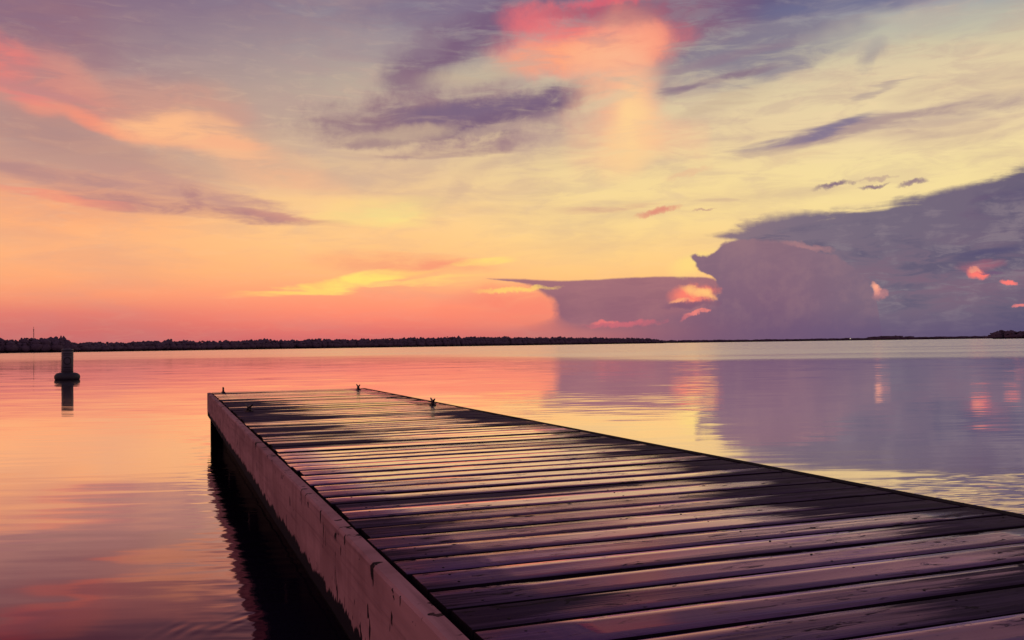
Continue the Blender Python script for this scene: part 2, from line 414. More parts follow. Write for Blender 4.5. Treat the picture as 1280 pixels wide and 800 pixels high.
SHARED = ['AZ', 'EL', 'AN', 'EN', 'rag', 'rag_s', 'FEA']
def background(c):
    b = w.node('ShaderNodeBackground'); w.put(b.inputs[0], c); b.inputs[1].default_value = 1.0
    return b.outputs[0]
def choose(coord, cut, lo, hi):
    n = w.node('ShaderNodeMixShader')
    w.put(n.inputs[0], w.math('GREATER_THAN', coord, cut)); w.put(n.inputs[1], lo); w.put(n.inputs[2], hi)
    return n.outputs[0]
def leaf(a0, a1, e0, e1):
    """one sector of sky as a node group holding only the layers that reach into it"""
    global w
    todo = [l for l in LAYERS if l[0] < a1 and l[1] > a0 and l[2] < e1 and l[3] > e0]
    if not todo: return background(sky)
    g = bpy.data.node_groups.new('sky_sector', 'ShaderNodeTree')
    feeds = [('sky', sky, 'Color')] + [(k, globals()[k], 'Float') for k in SHARED]
    feeds += [('W' + k, v, 'Vector') for k, v in WARP.items()] + [('N' + k, v, 'Float') for k, v in NOC.items()]
    for nm, _, ty in feeds:
        g.interface.new_socket(nm, in_out='INPUT', socket_type='NodeSocket' + ty)
    g.interface.new_socket('out', in_out='OUTPUT', socket_type='NodeSocketColor')
    outer = w
    keep = {k: globals()[k] for k in SHARED}; kw_, kn_ = dict(WARP), dict(NOC)
    w = NT(g)
    gi = w.node('NodeGroupInput').outputs
    for i, k in enumerate(SHARED): globals()[k] = gi[1 + i]
    for i, k in enumerate(kw_): WARP[k] = gi[1 + len(SHARED) + i]
    for i, k in enumerate(kn_): NOC[k] = gi[1 + len(SHARED) + len(kw_) + i]
    sk = gi[0]
    for l in todo: sk = l[4](sk)
    w.put(w.node('NodeGroupOutput').inputs[0], sk)
    w = outer
    globals().update(keep); WARP.update(kw_); NOC.update(kn_)
    gn = w.node('ShaderNodeGroup'); gn.node_tree = g
    for i, (_, sock, _) in enumerate(feeds): w.put(gn.inputs[i], sock)
    return background(gn.outputs[0])
def tree(coord, cuts, make):
    """binary choice between the cells between cuts"""
    if len(cuts) == 2: return make(cuts[0], cuts[1])
    k = len(cuts) // 2
    return choose(coord, cuts[k], tree(coord, cuts[:k + 1], make), tree(coord, cuts[k:], make))
AZC = [-45, 1, 8, 15, 22, 29, 36, 43, 85]
ELC = [-90, 2.6, 5.5, 9, 13, 32]
plain = background(sky)
painted = tree(AZ, AZC, lambda a0, a1: tree(EL, ELC, lambda e0, e1: leaf(a0, a1, e0, e1)))
surf = choose(EL, ELC[-1], choose(AZ, AZC[0], plain, choose(AZ, AZC[-1], painted, plain)), plain)
out = w.node('ShaderNodeOutputWorld')
w.t.links.new(surf, out.inputs[0])

scene.view_settings.view_transform = 'Standard'
scene.view_settings.look = 'None'
scene.view_settings.exposure = 0
scene.view_settings.gamma = 1
scene.cycles.max_bounces = 6
scene.cycles.glossy_bounces = 4
scene.cycles.use_denoising = True

# ------------------------------------------------------------------ mesh helpers
def link(name, mesh, mat=None, parent=None, **props):
    o = bpy.data.objects.new(name, mesh)
    COL.objects.link(o)
    if mat and mesh and not mesh.materials: mesh.materials.append(mat)
    if parent: o.parent = parent
    for k, v in props.items(): o[k] = v
    return o

def mesh_from(verts, faces, name='mesh', smooth=False):
    me = bpy.data.meshes.new(name)
    me.from_pydata(verts, [], faces)
    bm = bmesh.new(); bm.from_mesh(me)
    bmesh.ops.recalc_face_normals(bm, faces=bm.faces)
    bm.to_mesh(me); bm.free()
    if smooth:
        for p in me.polygons: p.use_smooth = True
    return me

def loft(rings, close=True, caps=True, name='mesh', smooth=False):
    n = len(rings[0]); v = [q for r in rings for q in r]; f = []
    for i in range(len(rings) - 1):
        for j in range(n if close else n - 1):
            k = (j + 1) % n
            f.append((i * n + j, i * n + k, (i + 1) * n + k, (i + 1) * n + j))
    if caps and close:
        f.append(tuple(range(n - 1, -1, -1)))
        f.append(tuple(range((len(rings) - 1) * n, len(rings) * n)))
    return mesh_from(v, f, name, smooth)

def lathe(prof, seg=24, name='lathe', smooth=True, c=(0, 0)):
    return loft([[(c[0] + r * math.cos(2 * math.pi * j / seg), c[1] + r * math.sin(2 * math.pi * j / seg), z) for j in range(seg)] for r, z in prof], name=name, smooth=smooth)

def box_mesh(x0, x1, y0, y1, z0, z1, bev=0.006, name='beam'):
    bm = bmesh.new()
    bmesh.ops.create_cube(bm, size=1)
    for v in bm.verts:
        v.co = ((x0 + x1) / 2 + v.co.x * (x1 - x0), (y0 + y1) / 2 + v.co.y * (y1 - y0), (z0 + z1) / 2 + v.co.z * (z1 - z0))
    if bev: bmesh.ops.bevel(bm, geom=bm.edges[:], offset=bev, segments=2, affect='EDGES')
    me = bpy.data.meshes.new(name); bm.to_mesh(me); bm.free()
    return me

def new_mat(name):
    mt = bpy.data.materials.new(name); mt.use_nodes = True
    n = NT(mt.node_tree)
    bs = n.node('ShaderNodeBsdfPrincipled')
    o = n.node('ShaderNodeOutputMaterial')
    n.t.links.new(bs.outputs[0], o.inputs[0])
    return mt, n, bs

def grazing_gloss(n, nor_cos, nor, rough, tint, floor=0.06, hi=0.50, lo=0.015):
    """mirror-like film whose reflectance climbs towards grazing view (Fresnel), tinted when seen steeply"""
    inc = n.node('ShaderNodeNewGeometry')
    c = n.vec('DOT_PRODUCT', inc.outputs['Incoming'], nor_cos if nor_cos is not None else inc.outputs['Normal'])
    k = n.step(c, lo, hi, 1.0, floor)
    g = n.node('ShaderNodeBsdfGlossy')
    n.put(g.inputs['Color'], n.mix(k, tint, (1, 1, 1, 1)))
    n.put(g.inputs['Roughness'], rough)
    if nor is not None: n.put(g.inputs['Normal'], nor)
    return g.outputs[0], k

# ------------------------------------------------------------------ water
def water_mat():
    mt, n, bs = new_mat('lake_water')
    pos = n.node('ShaderNodeNewGeometry').outputs['Position']
    # crests run across the line of sight (wind blows from the far left shore)
    mp = n.node('ShaderNodeMapping'); n.put(mp.inputs[0], pos)
    mp.inputs['Rotation'].default_value = (0, 0, R(17))
    q = mp.outputs[0]
    rad = n.vec('LENGTH', pos)
    def slopes(sx, sy, sc, det, amt):
        c = n.noise(n.vec('MULTIPLY', q, (sx, sy, 1)), sc, det, 0.5)[1]
        return n.vec('MULTIPLY', n.vec('SUBTRACT', c, (0.5, 0.5, 0.5)), (amt * 0.5, amt, 0))
    patch = n.noise(n.vec('MULTIPLY', q, (0.05, 0.16, 1)), 1.0, 2, 0.5)[0]
    patch = n.step(patch, 0.38, 0.64, 0.4, 1.0)
    swell = slopes(0.16, 0.7, 1.0, 2, 0.020)
    wx, wy, wz = n.sep(pos)
    east = n.step(n.math('MULTIPLY_ADD', wy, -0.30, wx), -2.0, 6.0, 0.42, 1.0)      # the lee of the dock is calmer
    rip = n.vec('SCALE', slopes(0.8, 5.0, 1.0, 3, 0.085), scale=n.math('MULTIPLY', patch, east))
    # wind-roughened patch beside the dock
    pc = hit(1210, 615)
    d = n.vec('LENGTH', n.vec('MULTIPLY', n.vec('SUBTRACT', pos, (pc.x + 1.0, pc.y - 0.6, 0)), (0.22, 0.75, 0)))
    pn = n.noise(n.vec('MULTIPLY', q, (0.5, 1.6, 1)), 1.0, 3, 0.6)[0]
    gust = n.step(n.math('MULTIPLY_ADD', n.math('SUBTRACT', pn, 0.5), 1.6, d), 1.15, 0.75)
    cat = n.vec('SCALE', slopes(4.0, 30.0, 1.0, 2, 0.16), scale=gust)
    # rings spreading from a pile
    rc = hit(410, 800)
    rv = n.vec('SUBTRACT', pos, (rc.x, rc.y, 0))
    rr = n.vec('LENGTH', rv)
    env = n.math('MULTIPLY', n.step(rr, 0.35, 0.48), n.step(rr, 0.72, 0.56))
    env = n.math('MULTIPLY', env, n.step(n.noise(pos, 2.2, 1)[0], 0.42, 0.6))
    rs = n.math('MULTIPLY', n.math('SINE', n.math('MULTIPLY', rr, 95.0)), n.math('MULTIPLY', env, 0.035))
    ring = n.vec('SCALE', n.vec('NORMALIZE', rv), scale=rs)
    lapm = n.math('MULTIPLY', n.step(n.math('ABSOLUTE', n.math('SUBTRACT', wx, 0.45)), 0.5, 0.05), n.step(wy, 13.5, 11.5))
    lap = n.vec('SCALE', slopes(3.0, 14.0, 1.0, 3, 0.12), scale=lapm)
    s = n.vec('ADD', n.vec('ADD', n.vec('ADD', swell, lap), rip), n.vec('ADD', cat, ring))
    nor = n.vec('NORMALIZE', n.vec('ADD', s, (0, 0, 1)))
    # far out the ripples are too small to see singly: they act as roughness
    edge = n.math('MULTIPLY_ADD', n.math('SUBTRACT', n.noise(n.vec('MULTIPLY', q, (0.004, 0.02, 1)), 1.0, 3)[0], 0.5), 26.0, rad)
    bear = n.math('DIVIDE', n.math('MULTIPLY_ADD', wy, -0.30, wx), rad)
    far = n.math('MULTIPLY', n.step(edge, n.step(bear, -0.3, 0.3, 34, 46), n.step(bear, -0.3, 0.3, 190, 60)), n.step(bear, -0.35, 0.25, 0.55, 1.0))
    far = n.math('MULTIPLY', far, n.step(n.noise(n.vec('MULTIPLY', q, (0.02, 0.07, 1)), 1.0, 4, 0.6)[0], 0.35, 0.65, 0.62, 1.05))
    gl, k = grazing_gloss(n, nor, nor, n.math('MULTIPLY_ADD', far, 0.19, 0.045), (1.0, 0.40, 0.60, 1), 0.06, 0.34, 0.06)
    bs.inputs['Base Color'].default_value = (0.012, 0.008, 0.02, 1)      # dark body of the lake
    bs.inputs['Roughness'].default_value = 1.0
    bs.inputs['Specular IOR Level'].default_value = 0.0
    ms = n.node('ShaderNodeMixShader')
    n.put(ms.inputs[0], k); n.put(ms.inputs[1], bs.outputs[0]); n.put(ms.inputs[2], gl)
    n.put([q_ for q_ in n.n if q_.type == 'OUTPUT_MATERIAL'][0].inputs[0], ms.outputs[0])
    return mt
WATER = water_mat()
vs, fs = [], []
rings = [0.0, 4, 8, 16, 32, 64, 128, 256, 512, 1024, 2048, 4096, 9000, 20000, 45000]
SEG = 48
vs.append((0, 0, 0))
for r_ in rings[1:]:
    for j in range(SEG):
        a = 2 * math.pi * j / SEG
        vs.append((r_ * math.cos(a), r_ * math.sin(a), 0))
for j in range(SEG): fs.append((0, 1 + j, 1 + (j + 1) % SEG))
for i in range(len(rings) - 2):
    for j in range(SEG):
        k = (j + 1) % SEG
        fs.append((1 + i * SEG + j, 1 + (i + 1) * SEG + j, 1 + (i + 1) * SEG + k, 1 + i * SEG + k))
link('lake_water', mesh_from(vs, fs, 'lake_water'), WATER, kind='structure', label='calm lake water reflecting the sunset')

# ------------------------------------------------------------------ far shore
def foliage_mat(name, c0, c1):
    mt, n, bs = new_mat(name)
    pos = n.node('ShaderNodeNewGeometry').outputs['Position']
    k = n.noise(pos, 0.25, 3, dim='3D')[0]
    n.put(bs.inputs['Base Color'], n.mix(n.step(k, 0.35, 0.65), c0, c1))
    bs.inputs['Roughness'].default_value = 0.9
    bs.inputs['Specular IOR Level'].default_value = 0.1
    return mt
FOL = foliage_mat('far_foliage', (0.085, 0.055, 0.085, 1), (0.115, 0.075, 0.105, 1))
BANK = foliage_mat('shore_earth', (0.04, 0.028, 0.04, 1), (0.06, 0.04, 0.05, 1))

def polar(x, D):
    """point on the water under picture column x, D metres out"""
    a = R(azel(x, 430)[0])
    return Vector((math.sin(a) * D, math.cos(a) * D, 0))

_ico = bmesh.new(); bmesh.ops.create_icosphere(_ico, subdivisions=1, radius=1)
ICO_V = [v.co.copy() for v in _ico.verts]; ICO_F = [tuple(v.index for v in f.verts) for f in _ico.faces]; _ico.free()

def lump(V, F, c, rx, rz, rng):
    b = len(V); s = rng.uniform(0, 50)
    for v in ICO_V:
        k = 1 + 0.45 * mnoise.noise(v * 1.7 + Vector((s, s, s)))
        V.append((c.x + v.x * rx * k, c.y + v.y * rx * k, c.z + v.z * rz * k))
    F.extend(tuple(i + b for i in f) for f in ICO_F)

def shoreline(path, name_bank, name_wood, label_wood, step, seed, depth=120):
    """path: list of (picture column, distance, tree height, bank height)"""
    rng = random.Random(seed)
    V, F, rows = [], [], []
    pts = []
    for (xa, Da, ha, ba), (xb, Db, hb, bb) in zip(path, path[1:]):
        A, B = polar(xa, Da), polar(xb, Db)
        k = max(1, int((B - A).length / step))
        for i in range(k):
            t = i / k
            pts.append((A.lerp(B, t), ha + (hb - ha) * t, ba + (bb - ba) * t))
    pts.append((polar(path[-1][0], path[-1][1]), path[-1][2], path[-1][3]))
    for i, (p, h, b) in enumerate(pts):
        o = p.normalized()
        if i % 3 == 0 or i == len(pts) - 1:
            rows.append([(p.x - o.x * 2, p.y - o.y * 2, -1), (p.x, p.y, 0.25), (p.x + o.x * 6, p.y + o.y * 6, b), (p.x + o.x * depth, p.y + o.y * depth, b + 1), (p.x + o.x * (depth + 8), p.y + o.y * (depth + 8), -1)])
        if h < 0.5: continue
        roll = 1 + 0.10 * mnoise.noise(Vector((p.x * 0.012, p.y * 0.012, seed))) + 0.10 * mnoise.noise(Vector((p.x * 0.05, p.y * 0.05, seed)))
        for r_ in range(3):
            c = p + o * (6 + r_ * 12 + rng.uniform(-4, 4)) + Vector((o.y, -o.x, 0)) * rng.uniform(-step, step)
            hh = h * roll * rng.uniform(0.80, 1.04) * (1 if r_ else 0.8)
            wdt = step * rng.uniform(0.9, 1.7)
            c.z = b + hh * 0.34; lump(V, F, c, wdt * 1.1, hh * 0.42, rng)
            c.z = b + hh * 0.66; lump(V, F, c, wdt * rng.uniform(0.5, 0.9), hh * 0.34, rng)
            for _ in range(2):
                q = c + Vector((rng.uniform(-1, 1) * wdt * 0.8, rng.uniform(-1, 1) * wdt * 0.5, 0))
                q.z = b + hh * rng.uniform(0.66, 0.95); lump(V, F, q, wdt * rng.uniform(0.18, 0.4), hh * rng.uniform(0.06, 0.14), rng)
    link(name_bank, loft(rows, close=False, caps=False, name=name_bank), BANK, kind='structure')
    if V:
        link(name_wood, mesh_from(V, F, name_wood, True), FOL, kind='stuff', label=label_wood, category='woods')

shoreline([(-260, 1150, 17, 1.2), (-40, 1180, 16, 1.2), (20, 1200, 16, 1.2), (74, 1210, 17.5, 1.2), (84, 1220, 11.5, 1.2), (150, 1300, 11, 1.2),
           (210, 1360, 14, 1.2), (240, 1400, 12.5, 1.2), (330, 1500, 14, 1.2), (450, 1650, 14.5, 1.2), (550, 1750, 17, 1.2),
           (640, 1900, 16.5, 1.2), (740, 2100, 15, 1.2), (812, 2250, 11, 1.2), (830, 2300, 6, 1)], 'wooded_shore', 'far_woods',
          'long dark band of woods along the shore behind the buoy', 5, 3)
shoreline([(790, 4200, 13, 1.5), (860, 4300, 11, 1.5), (960, 4500, 10, 1.5), (1085, 4600, 10, 1.5), (1098, 4600, 19, 1.5), (1130, 4600, 18, 1.5), (1145, 4600, 11, 1.5),
           (1240, 4700, 11, 1.5), (1400, 4700, 12, 1.5)], 'distant_shore', 'distant_woods', 'thin faint line of distant woods below the storm clouds', 18, 5)
shoreline([(1243, 1500, 8.5, 0.8), (1252, 1490, 11, 0.8), (1280, 1480, 12.5, 0.8), (1420, 1450, 14, 0.8)], 'headland', 'headland_woods',
          'blunt dark clump of trees on a headland in front of the distant shore', 6, 9, 60)

# radio mast above the left woods
METAL, n_, b_ = new_mat('galvanised_steel')
b_.inputs['Base Color'].default_value = (0.08, 0.06, 0.075, 1); b_.inputs['Roughness'].default_value = 0.6; b_.inputs['Metallic'].default_value = 0.4
def bar(V, F, a, b, r_, n=4):
    a, b = Vector(a), Vector(b)
    d = (b - a).normalized(); u = d.orthogonal().normalized(); v = d.cross(u); s = len(V)
    for p in (a, b):
        for j in range(n):
            t = 2 * math.pi * j / n
            V.append(tuple(p + u * r_ * math.cos(t) + v * r_ * math.sin(t)))
    for j in range(n):
        k = (j + 1) % n
        F.append((s + j, s + k, s + n + k, s + n + j))
    F.append(tuple(range(s + n - 1, s - 1, -1))); F.append(tuple(range(s + n, s + 2 * n)))
mp_ = polar(42, 1260)
mast = link('radio_mast', None, label='thin radio mast rising above the woods behind the buoy', category='mast')
mast.location = (mp_.x, mp_.y, 1.0)
TOPZ = 27.0
V, F = [], []
for k in range(3):
    a = 2.1 * k
    bar(V, F, (0.8 * math.cos(a), 0.8 * math.sin(a), -1.5), (0.35 * math.cos(a), 0.35 * math.sin(a), TOPZ), 0.16)
link('tower_leg', mesh_from(V, F), METAL, mast)
V, F = [], []
for i in range(14):
    for k in range(3):
        z0, z1 = i * TOPZ / 14, (i + 1) * TOPZ / 14
        r0, r1 = 0.8 - 0.45 * z0 / TOPZ, 0.8 - 0.45 * z1 / TOPZ
        bar(V, F, (r0 * math.cos(2.1 * k), r0 * math.sin(2.1 * k), z0), (r1 * math.cos(2.1 * (k + 1)), r1 * math.sin(2.1 * (k + 1)), z1), 0.09)
link('lattice_brace', mesh_from(V, F), METAL, mast)
V, F = [], []
bar(V, F, (0, 0, TOPZ - 2), (0, 0, TOPZ + 3), 0.22); bar(V, F, (-1.0, 0, TOPZ), (1.0, 0, TOPZ), 0.2)
link('antenna', mesh_from(V, F), METAL, mast)

# small lit lamp on the far right shore
lp = polar(1063, 4480)
lamp = link('shore_lamp', None, label='tiny lit lamp on a post on the distant shore below the storm clouds', category='lamp')
lamp.location = (lp.x, lp.y, 0.2)
link('post', lathe([(0.25, -0.6), (0.18, 7.0)], 8), METAL, lamp)
GLOW, n_, b_ = new_mat('lamp_glow')
b_.inputs['Base Color'].default_value = (1, 0.9, 0.75, 1); b_.inputs['Emission Color'].default_value = (1, 0.85, 0.65, 1); b_.inputs['Emission Strength'].default_value = 1.2
link('globe', lathe([(0.2, 6.6), (1.2, 7.2), (1.6, 8.2), (1.2, 9.2), (0.1, 9.8)], 12), GLOW, lamp)

# ------------------------------------------------------------------ dock
DECK = 0.53
X0, X1, YE, YN = 0.502, 2.235, 11.45, -1.25      # plank ends, far end, near end
PITCHB = 0.145

def plank_mat():
    mt, n, bs = new_mat('wet_planks')
    g = n.node('ShaderNodeNewGeometry')
    pos = g.outputs['Position']
    rnd = n.node('ShaderNodeObjectInfo').outputs['Random']
    px, py, pz = n.sep(pos)
    shift = n.xyz(n.math('MULTIPLY', rnd, 37.0), 0, 0)
    p = n.vec('ADD', pos, shift)                                     # every plank has its own grain
    grain = n.noise(n.vec('MULTIPLY', p, (1.6, 55, 1)), 1.0, 4, 0.6)[0]
    streaks = n.noise(n.vec('MULTIPLY', p, (0.9, 22, 1)), 1.0, 3, 0.55, 0.6)[0]
    chips = n.noise(n.vec('MULTIPLY', p, (9, 42, 1)), 1.0, 4, 0.65, 0.8)[0]
    chip = n.step(chips, 0.62, 0.65)
    # where the rain still lies: long tongues along the planks, dry towards the edges
    lw = n.noise(n.vec('MULTIPLY', pos, (0.9, 0.55, 1)), 1.0, 3, 0.55)[0]
    tongue = n.noise(n.vec('MULTIPLY', p, (1.1, 4.0, 1)), 1.0, 3, 0.5)[0]
    wet = n.math('ADD', n.math('MULTIPLY', n.math('SUBTRACT', lw, 0.5), 1.3), n.math('MULTIPLY', n.math('SUBTRACT', tongue, 0.5), 1.5))
    wet = n.math('ADD', wet, n.math('MULTIPLY', n.math('SUBTRACT', rnd, 0.5), 0.8))
    wet = n.math('ADD', wet, n.step(py, 1.2, 4.2, 0.60, 1.12))       # the planks walked on last have drained most
    def dry(cx, cy, rx, ry, amt):
        nonlocal wet
        d = n.vec('LENGTH', n.vec('MULTIPLY', n.vec('SUBTRACT', pos, (cx, cy, DECK)), (1 / rx, 1 / ry, 0)))
        wet = n.math('SUBTRACT', wet, n.step(d, 1.1, 0.2, 0, amt))
    dry(0.6, 8.3, 0.8, 2.8, 1.2)
    dry(0.6, 11.2, 0.9, 0.9, 0.8)
    dry(0.7, 5.0, 1.3, 0.30, 0.8)
    dry(0.6, 6.9, 1.5, 0.35, 0.8)
    dry(0.9, 3.05, 1.6, 0.12, 0.9)
    dry(0.6, 5.6, 1.1, 0.9, 0.7)
    dry(2.3, 6.3, 0.65, 2.0, 1.1)
    dry(2.35, 3.9, 0.8, 1.3, 0.9)
    dry(2.35, 2.5, 0.85, 1.3, 1.1)
    dry(2.3, 9.0, 0.35, 1.6, 0.9)
    dry(0.55, 1.75, 0.45, 0.22, 0.9)
    for cx, cy, rx in ((0.78, 1.45, 0.22), (1.0, 1.83, 0.25), (1.12, 2.0, 0.3), (1.3, 2.25, 0.35), (1.30, 1.68, 0.3)):
        dry(cx, cy, rx, 0.075, -0.8)                                # last puddles in the cupped boards
    dry(2.1, 1.25, 0.95, 0.42, 1.2)
    wet = n.math('SUBTRACT', wet, n.math('MULTIPLY', chip, 0.5))
    near = n.step(py, 3.6, 1.8)
    wet = n.math('ADD', wet, n.math('MULTIPLY', n.math('MULTIPLY', n.math('SUBTRACT', grain, 0.5), 1.1), near))
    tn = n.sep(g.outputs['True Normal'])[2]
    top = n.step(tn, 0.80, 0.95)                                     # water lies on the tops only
    wm = n.math('MULTIPLY', n.step(wet, 0.12, 0.52), top)
    pool = n.math('MULTIPLY', n.step(wet, 0.55, 0.90), top)                                   # standing film hides the grain
    dryc = n.mix(n.step(grain, 0.3, 0.7), (0.040, 0.023, 0.048, 1), (0.070, 0.043, 0.082, 1))
    dryc = n.mix(n.step(streaks, 0.45, 0.62), dryc, (0.032, 0.018, 0.040, 1))
    wetc = n.mix(n.step(grain, 0.3, 0.7), (0.018, 0.010, 0.024, 1), (0.040, 0.024, 0.046, 1))
    colr = n.mix(wm, dryc, wetc)
    colr = n.mix(top, (0.008, 0.004, 0.009, 1), colr)               # plank sides blackened so the gaps read as shade
    colr = n.mix(n.math('MULTIPLY', chip, 0.8), colr, (0.012, 0.007, 0.012, 1))
    n.put(bs.inputs['Base Color'], colr)
    rough = n.math('MULTIPLY_ADD', wm, -0.2, 0.8)
    n.put(bs.inputs['Roughness'], rough)
    bs.inputs['IOR'].default_value = 1.45
    bs.inputs['Specular IOR Level'].default_value = 0.08
    bs.inputs['Specular Tint'].default_value = (1, 0.75, 0.85, 1)
    h = n.math('ADD', n.math('MULTIPLY', grain, 0.6), n.math('ADD', n.math('MULTIPLY', streaks, 0.8), n.math('MULTIPLY', chip, -0.5)))
    bp = n.node('ShaderNodeBump')
    n.put(bp.inputs['Height'], h)
    n.put(bp.inputs['Strength'], n.math('MULTIPLY_ADD', pool, -0.66, 0.70))
    bp.inputs['Distance'].default_value = 0.0026
    n.put(bs.inputs['Normal'], bp.outputs[0])
    film, k = grazing_gloss(n, None, bp.outputs[0], n.math('MULTIPLY_ADD', pool, -0.10, 0.14), (0.86, 0.34, 0.95, 1), 0.13, 0.265, 0.085)   # the film of rain water on top
    ms = n.node('ShaderNodeMixShader')
    n.put(ms.inputs[0], n.math('MULTIPLY', k, n.math('MULTIPLY_ADD', pool, 0.32, n.math('MULTIPLY', wm, 0.66))))
    n.put(ms.inputs[1], bs.outputs[0]); n.put(ms.inputs[2], film)
    n.put([q for q in n.n if q.type == 'OUTPUT_MATERIAL'][0].inputs[0], ms.outputs[0])
    return mt
PLANK = plank_mat()

def timber_mat(name, c0, c1, spots=True, algae=None):
    mt, n, bs = new_mat(name)
    pos = n.node('ShaderNodeNewGeometry').outputs['Position']
    px, py, pz = n.sep(pos)
    k = n.noise(n.vec('MULTIPLY', pos, (3, 0.9, 9)), 1.0, 5, 0.6, dim='3D')[0]
    c = n.mix(n.step(k, 0.3, 0.7), c0, c1)
    cloud = n.noise(pos, 3.0, 4, 0.6, dim='3D')[0]
    c = n.mix(n.step(cloud, 0.45, 0.7, 0, 0.5), c, (c0[0] * 0.55, c0[1] * 0.5, c0[2] * 0.5, 1))
    drip = n.noise(n.vec('MULTIPLY', pos, (9, 9, 0.8)), 1.0, 3, 0.6, dim='3D')[0]
    c = n.mix(n.step(drip, 0.5, 0.72, 0, 0.35), c, (c0[0] * 0.6, c0[1] * 0.55, c0[2] * 0.55, 1))
    if spots:
        sp = n.noise(n.vec('MULTIPLY', pos, (26, 26, 11)), 1.0, 2, 0.5, dim='3D')[0]
        c = n.mix(n.step(sp, 0.665, 0.685), c, (0.014, 0.006, 0.010, 1))
        gr = n.noise(n.vec('MULTIPLY', pos, (30, 1.6, 60)), 1.0, 4, 0.6, dim='3D')[0]
        c = n.mix(n.step(gr, 0.5, 0.75, 0, 0.45), c, (c0[0] * 0.45, c0[1] * 0.4, c0[2] * 0.42, 1))
        ck = n.noise(n.vec('MULTIPLY', pos, (40, 40, 2.5)), 1.0, 1, 0.4, dim='3D')[0]
        c = n.mix(n.step(ck, 0.79, 0.81), c, (0.02, 0.01, 0.016, 1))
        # flaked paint along the top arris
        fl = n.noise(n.vec('MULTIPLY', pos, (7, 7, 14)), 1.0, 4, 0.65, dim='3D')[0]
        am = n.math('MULTIPLY', n.step(n.math('ABSOLUTE', n.math('SUBTRACT', pz, DECK - 0.022)), 0.03, 0.012), n.step(fl, 0.60, 0.63))
        c = n.mix(am, c, (0.012, 0.006, 0.012, 1))
    if algae is not None:
        an = n.noise(n.vec('MULTIPLY', pos, (7, 7, 0.7)), 1.0, 6, 0.8, dim='3D')[0]
        lim = n.math('MULTIPLY_ADD', n.math('SUBTRACT', an, 0.46), 0.15, algae)
        c = n.mix(n.step(n.math('SUBTRACT', lim, pz), -0.003, 0.004), c, (0.008, 0.005, 0.01, 1))
    n.put(bs.inputs['Base Color'], c)
    bs.inputs['Roughness'].default_value = 0.8
    bs.inputs['Specular IOR Level'].default_value = 0.05 if spots else 0.02
    bp = n.node('ShaderNodeBump'); bp.inputs['Distance'].default_value = 0.003; bp.inputs['Strength'].default_value = 0.6
    n.put(bp.inputs['Height'], n.math('ADD', k, cloud)); n.put(bs.inputs['Normal'], bp.outputs[0])
    return mt
FASCIA = timber_mat('weathered_fascia', (0.36, 0.165, 0.172, 1), (0.50, 0.24, 0.245, 1), True, DECK - 0.218)
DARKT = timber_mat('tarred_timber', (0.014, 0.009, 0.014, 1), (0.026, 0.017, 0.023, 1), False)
PILE = timber_mat('slimy_shaded_timber', (0.0015, 0.001, 0.0025, 1), (0.003, 0.002, 0.004, 1), False)  # slimy timber, base lowered further to hold the under-dock shade

dock = link('wooden_dock', None, label='long wet wooden plank dock running out over the lake', category='dock')
dock.location = (1.4, 5.1, 0)
def part(name, me, mat, parent=dock, world_coords=True, **kw):
    o = link(name, me, mat, parent, **kw)
    if world_coords and parent is dock: o.location = (-1.4, -5.1, 0)
    return o

# planks: a dozen cupped and slightly warped boards, shared
def plank_mesh(seed):
    rng = random.Random(seed)
    wd, th, L = 0.1325, 0.038, X1 - X0
    cup = rng.choice([-0.0016, -0.0011, -0.0008, -0.0005, 0.0004, 0.0009]) * rng.uniform(0.5, 0.95)
    tw = rng.uniform(-0.006, 0.006)
    rings = []
    S = 8
    for i in range(S + 1):
        t = i / S
        x = -L / 2 + L * t + (rng.uniform(-0.006, 0.006) if i in (0, S) else 0)
        zo = rng.uniform(-0.0006, 0.0006); yo = rng.uniform(-0.0008, 0.0008)
        rol = tw * (t - 0.5) * 2
        ring = []
        h = wd / 2
        prof = [(-h, -th), (-h, -0.006), (-h + 0.0015, -0.0014), (-h + 0.006, 0.0), (-h * 0.45, 0), (0, 0), (h * 0.45, 0), (h - 0.006, 0.0), (h - 0.0015, -0.0014), (h, -0.006), (h, -th)]
        for y, z in prof:
            zz = z + (cup * (1 - (y / h) ** 2) if z > -0.02 else 0) + y * rol * (1 if z > -0.02 else 0)
            ring.append((x, y + yo, zz + zo))
        rings.append(ring)
    me = loft(rings, name='deck_plank', smooth=True)
    for p in me.polygons:
        if p.normal.z < 0.97: p.use_smooth = False
    me.materials.append(PLANK)
    return me
PLANKS = [plank_mesh(i) for i in range(14)]
RUST, n_, b_ = new_mat('rusty_nail')
b_.inputs['Base Color'].default_value = (0.012, 0.007, 0.009, 1); b_.inputs['Roughness'].default_value = 0.8; b_.inputs['Specular IOR Level'].default_value = 0.1
NAIL = lathe([(0.0030, -0.004), (0.0030, 0.0003), (0.0022, 0.0008)], 8, 'nail'); NAIL.materials.append(RUST)
rng = random.Random(21)
y = YE - 0.07
i = 0
prev = -1
